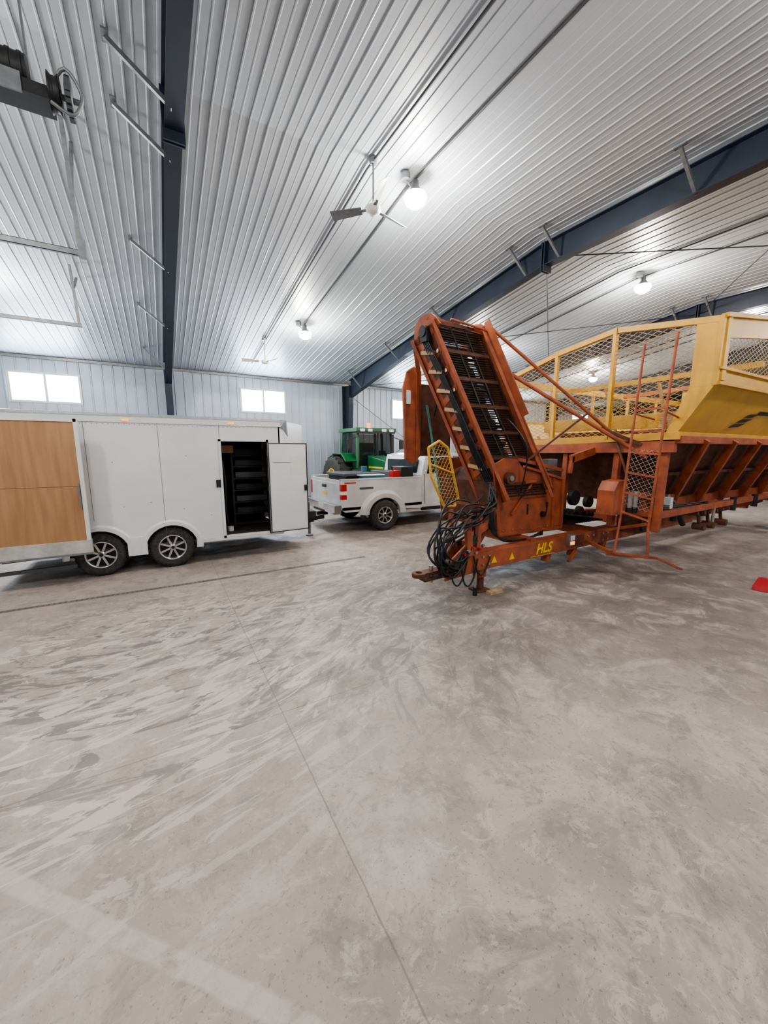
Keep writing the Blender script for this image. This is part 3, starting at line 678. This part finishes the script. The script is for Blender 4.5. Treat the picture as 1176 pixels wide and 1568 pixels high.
p.beam((6.22,4.38,1.6),(6.28,4.38,.7),.05,.05,rust,up=(0,1,0)); p.beam((5.98,4.38,1.62),(6.02,4.38,.72),.04,.04,rust,up=(0,1,0))
p.beam((4.95,4.37,1.05),(5.4,4.37,1.55),.04,.03,rust,up=(0,1,0)); p.beam((5.2,4.37,1.58),(5.45,4.36,1.6),.10,.05,rust)
p.cyl((4.85,4.32,1.66),(4.85,4.42,1.66),.10,rustd,20); p.cyl((4.85,4.30,1.66),(4.85,4.34,1.66),.045,brass,12)
p.cyl((5.75,4.34,1.0),(5.75,4.42,1.0),.05,black,14)
for x in (5.35,5.85): p.box((x,4.385,1.02),(x+.03,4.40,1.2),black)
for k in range(7): p.cyl((4.8+k*.22,4.385,.80-.005*k),(4.8+k*.22,4.40,.80-.005*k),.014,brass,8)
for k in range(7): p.cyl((6.4+k*.13,4.35,1.0-.02*k),(6.4+k*.13,5.9,1.0-.02*k),.05,black,12)
for k in range(16): p.cyl((6.3+k*.07,4.25,.78),(6.3+k*.07,5.9,.78),.012,rod,6)
p.cyl((6.5,4.28,1.25),(6.5,4.36,1.25),.14,black,20); p.cyl((6.95,4.28,1.15),(6.95,4.36,1.15),.11,rod,20); p.cyl((6.7,4.28,1.0),(6.7,4.36,1.0),.08,rod,16)
p.beam((6.3,4.3,1.95),(7.0,4.3,2.1),.06,.14,rust); p.beam((6.3,4.3,1.7),(6.35,4.3,2.0),.06,.06,rust,up=(0,1,0))
p.prism([(6.32,3.5,1.05),(6.32,3.5,1.45),(6.42,3.5,1.6),(6.66,3.5,1.62),(6.72,3.5,1.5),(6.7,3.5,1.05)],(0,.28,0),rust)
for x in (6.78,6.95): p.cyl((x,3.5,1.15),(x,3.5,1.42),.05,brass,14); p.cyl((x,3.5,1.05),(x,3.5,1.15),.06,black,14)
p.beam((5.2,4.5,1.95),(6.3,4.45,1.75),.05,.06,rust); p.box((5.9,4.45,1.75),(6.15,4.6,1.95),galv)
p.done(.005)
p=Part("dirty_side_tank",HV)
p.prism([(9.0,4.9,1.25),(9.0,6.6,1.2),(9.0,6.6,1.95),(9.0,5.4,1.98),(9.0,4.9,1.75)],(.9,0,0),dirtyw); p.done(.06)
Bf=V((4.70,4.28,1.45)); Tf=V((3.88,5.16,4.12)); W=V((1.05,0,0)); A=Tf-Bf; D=V((0,.56,-.19))
def E(t,w=0.,d=0.): return Bf+A*t+W*w+D*d
p=Part("elevator_frame",HV)
def plate(w,ta,tb,d0,d1,th,m): p.prism([E(ta,w,d0),E(tb,w,d0),E(tb,w,d1),E(ta,w,d1)],(th,0,0),m)
plate(0,-.05,1.0,0,.22,.02,rust); plate(0,-.05,1.0,.78,1.0,.02,rust)
N=9
for k in range(N):
    t=k/N+.01
    p.prism([E(t+.05,0,.15)-V((.01,0,0)),E(t+.085,0,.15)-V((.01,0,0)),E(t+.045,0,.85)-V((.01,0,0)),E(t+.01,0,.85)-V((.01,0,0))],(.02,0,0),rust)
plate(.0,-.05,1.0,.2,.80,.006,rustd)
for w in (0,1):
    off=V((-.03,0,0)) if w==0 else V((.0,0,0))
    p.beam(E(-.05,w,0)+off,E(1.0,w,0)+off,.07,.05,rust); p.beam(E(-.05,w,1)+off,E(1.0,w,1)+off,.07,.05,rust)
plate(1,-.0,1.02,-.12,.75,.02,rust)
plate(1,.45,1.03,-.30,-.10,.02,rust)
for k in range(7):
    t=.16+k*.115
    a=E(t,0,.35)+V((-.05,0,0)); b=E(t+.05,0,.8)+V((-.05,0,0))
    p.beam(a,b,.06,.05,tan,up=(1,0,0))
    p.cyl(E(t,0,.25)+V((-.04,0,0)),E(t,0,.25),.03,brass,10)
for t in (.02,.35,.68,.97): p.cyl(E(t,0,.85),E(t,1,.85),.035,rustd,10)
for w in (0.,1.):
    pts=[E(.96,w,1.05),E(.96,w,-.15)]
    for k in range(7):
        a=-math.pi/2*.9+k*math.pi*.9/6
        pts.append(E(1.0,w,.42)+ (A.normalized()*math.cos(a)*.20)+(D.normalized()*math.sin(a)*.30))
    p.prism(pts,(.025,0,0),rust)
p.cyl(E(1.0,0,.45),E(1.0,1,.45),.12,rustd,20)
p.cyl(E(.98,0,.4)+V((-.10,0,0)),E(.98,0,.4),.09,black,16); p.box(tuple(E(.93,0,.3)+V((-.12,0,-.05))),tuple(E(.93,0,.3)+V((-.02,.16,.10))),black)
p.beam(E(1.04,.0,.2),E(.99,1.05,.1),.05,.06,rust)
p.done(.004)
p=Part("elevator_chain",HV)
n=72
for k in range(n):
    t=-.02+k*1.04/n; sag=.10*math.sin(math.pi*min(max(t,0),1))
    a=E(t,.03,.12+sag); b=E(t,.97,.12+sag)
    p.cyl(a,b,.012,rod,6)
    p.cyl(E(t+.008,.03,.85),E(t+.008,.97,.85),.012,rod,6)
    if k%2==0: p.cyl(E(t,.03,.62),E(t,.97,.62),.011,rod,6)
    if k%11==5: p.beam(a+V((0,-.02,.0)),b+V((0,-.02,0)),.02,.05,rustd)
for w in (.05,.35,.65,.95):
    p.beam(E(-.02,w,.12),E(.5,w,.20),.03,.012,black,up=(0,-1,.3)); p.beam(E(.5,w,.20),E(1.0,w,.12),.03,.012,black,up=(0,-1,.3))
p.prism([E(.0,.03,.98),E(.0,.97,.98),E(.96,.97,.98),E(.96,.03,.98)],(0,.01,0),rustd)  # dark backing sheet added so the gaps between the rods read dark
p.done()
p=Part("discharge_boom",HV)
bp_=[(3.88,1.95),(3.82,3.20),(3.90,3.48),(4.05,3.58),(4.22,3.52),(4.22,2.0),(4.05,1.85)]
p.prism([(a,5.95,b) for a,b in bp_],(0,.03,0),rust)
p.beam((3.88,5.93,1.95),(3.82,5.93,3.2),.04,.05,rust,up=(0,1,0)); p.beam((4.12,5.93,1.9),(4.12,5.93,3.5),.05,.04,rust,up=(0,1,0))
p.box((4.0,5.98,2.0),(4.95,6.12,3.3),rustd); p.box((3.88,5.92,2.92),(3.97,5.945,3.16),cream)
p.beam((4.12,5.9,3.5),E(.97,0,1),.08,.08,rust); p.beam((4.8,6.1,3.4),E(.98,1,1),.08,.08,rust)
p.cyl((4.20,5.75,2.9),(4.24,5.3,1.15),.022,teal,10); p.cyl((4.25,5.6,2.7),(4.25,5.3,3.6),.025,black,10)
p.done(.004)
p=Part("stay_pipes",HV)
p.cyl((4.93,5.12,4.22),(6.95,3.92,2.35),.028,rust,12); p.cyl((5.2,4.85,3.42),(6.95,3.38,1.98),.032,rust,12)
p.cyl((4.25,5.2,4.2),(4.95,5.1,4.1),.02,rust,8); p.beam((6.7,4.05,2.48),(6.98,3.5,2.2),.10,.06,rustd)
p.cyl((6.95,3.92,2.35),(6.7,3.5,1.6),.02,rustd,8)
p.beam((5.35,4.5,1.9),(6.2,4.0,2.7),.03,.03,rustd)
p.done()
p=Part("ladder",HV)
l0,l1=V((6.42,3.42,1.02)),V((6.36,3.28,3.66)); r0,r1=V((6.62,3.09,.88)),V((6.56,2.95,3.78))
p.cyl(l0,l1,.018,rust,10); p.cyl(r0,r1,.02,rust,10)
for k in range(6):
    t=.04+k*.12; p.beam(l0.lerp(l1,t),r0.lerp(r1,t),.035,.03,rust)
p.cyl(l0.lerp(l1,.62),(XF,3.35,2.6),.014,rust,8); p.cyl(r0.lerp(r1,.62),(XF,3.0,2.6),.014,rust,8)
p.mesh_panel([l0.lerp(l1,.08)+V((.02,0,0)),r0.lerp(r1,.08)+V((.02,0,0)),r0.lerp(r1,.42)+V((.02,0,0)),l0.lerp(l1,.42)+V((.02,0,0))],dirtyw,cell=(.04,.04),w=.0035)
p.cyl(l0,(6.30,3.40,.45),.02,rust,8); p.cyl(r0,(6.62,3.05,.42),.02,rust,8)
p.beam((6.25,3.5,.42),(7.0,3.1,.34),.05,.04,rust); p.beam((7.0,3.1,.34),(7.48,2.92,.12),.07,.03,rust); p.beam((6.30,3.4,.45),(6.62,3.05,.42),.04,.03,rust)
p.beam((6.3,3.45,.45),(6.5,4.0,.5),.06,.05,rust); p.beam((6.62,3.1,.95),(6.8,4.0,.65),.05,.05,rust)
p.done()
p=Part("driveline_guard",HV)
g=[(3.40,4.6,2.14),(3.60,4.6,2.24),(3.78,4.62,2.14),(4.02,4.62,1.36),(3.93,4.6,1.24),(3.72,4.6,1.26),(3.46,4.6,1.72)]
for a,b in zip(g,g[1:]+g[:1]): p.cyl(a,b,.020,yel,10)
p.mesh_panel([V((a[0],4.61,a[2])) for a in g],yelm,cell=(.05,.035),w=.006)
p.cyl((3.45,4.6,1.9),(3.9,4.6,1.75),.014,yel,8); p.beam((3.95,4.6,1.3),(4.6,4.5,1.2),.04,.04,rust)
p.done()
p=Part("hydraulic_hoses",HV)
rnd=random.Random(11)
for k in range(11):
    u=lambda s:rnd.uniform(-s,s)
    a=V((4.42+u(.08),4.28,1.45+u(.15))); L=u(.22)
    p.tube([a,(4.2+u(.1),4.12+u(.05),1.22+u(.12)),(3.8+u(.12),4.0+u(.1),1.22+u(.18)),(3.38+L,4.0+u(.12),1.12+u(.16)),(3.12+L*.8,4.0+u(.14),.82+u(.12)),(3.16+L*.6,3.98+u(.1),.50+u(.10)),(3.42+u(.1),3.98+u(.05),.40+u(.08)),(3.66+u(.08),4.0,.58+u(.12)),(3.80+u(.1),4.03,.82+u(.1))],.0135,hose)
for k in range(3):
    cx_,cz_=3.24+.12*k,.80+.12*k; R=.20+.07*k
    p.tube([(cx_+R*math.cos(t*.7854+k),3.97+.05*math.sin(t+k),cz_+R*1.35*math.sin(t*.7854+k)) for t in range(7)],.013,hose)
for (xx,zz) in ((3.5,.22),(3.7,.18),(3.95,.3)):
    p.tube([(xx-.15,4.0,.6),(xx-.1,3.97,zz+.08),(xx,3.97,zz),(xx+.1,3.98,zz+.12),(xx+.18,4.0,.55)],.012,hose)
for k in range(5):
    o=.05*k
    p.tube([(4.35+o*.4,4.22,1.25),E(.02,0,.2+o)+V((-.08,0,0)),E(.3,0,.25+o)+V((-.09,0,0)),E(.6,0,.3+o*.8)+V((-.06,0,0)),E(.85,0,.35+o)+V((-.07,0,0)),E(.95,0,.4+o)+V((-.05,0,0))],.013,hose)
for k in range(4):
    p.tube([(4.45,4.3,1.35+.05*k),(4.42-.03*k,4.24,1.0),(4.5,4.2,.75),(4.8+.1*k,4.2,.66),(5.6,4.25,.68+.02*k)],.013,hose)
for k in range(6): p.cyl((3.60+.07*k,4.0,.66+.04*(k%3)),(3.60+.07*k,3.95,.66+.04*(k%3)),.022,brass if k%2 else redl,10)
p.tube([(3.3,4.2,1.05),(3.35,4.15,1.3),(3.6,4.12,1.42),(3.9,4.15,1.35),(4.2,4.25,1.45)],.012,hose)
p.tube([(5.1,4.33,1.4),(5.05,4.2,2.0),(4.98,4.25,2.3),(4.9,4.5,2.6)],.012,hose)
p.done()
r=root("wheel_chock",(7.82,1.95,0)); p=Part("wedge",r)
p.prism([(7.68,1.88,0),(8.0,1.88,0),(8.0,1.88,.15),(7.88,1.88,.16),(7.70,1.88,.07)],(0,.18,0),redp); p.box((7.75,1.87,.03),(7.95,1.885,.05),black); p.done(.01)
w=bpy.data.worlds.new("world"); bpy.context.scene.world=w; w.use_nodes=True
bg=w.node_tree.nodes["Background"]; bg.inputs[0].default_value=(.8,.9,1,1); bg.inputs[1].default_value=.6
for xc in (-2.88,3.72,10.5,17.2):
    ld=bpy.data.lights.new("window_light",'AREA'); ld.shape='RECTANGLE'; ld.size=1.7; ld.size_y=.85; ld.energy=200; ld.color=(.74,.87,1)
    lo=bpy.data.objects.new("window_light",ld); bpy.context.collection.objects.link(lo); lo.location=(xc,Y1-.12,4.03); lo.rotation_euler=(math.radians(-90),0,0)
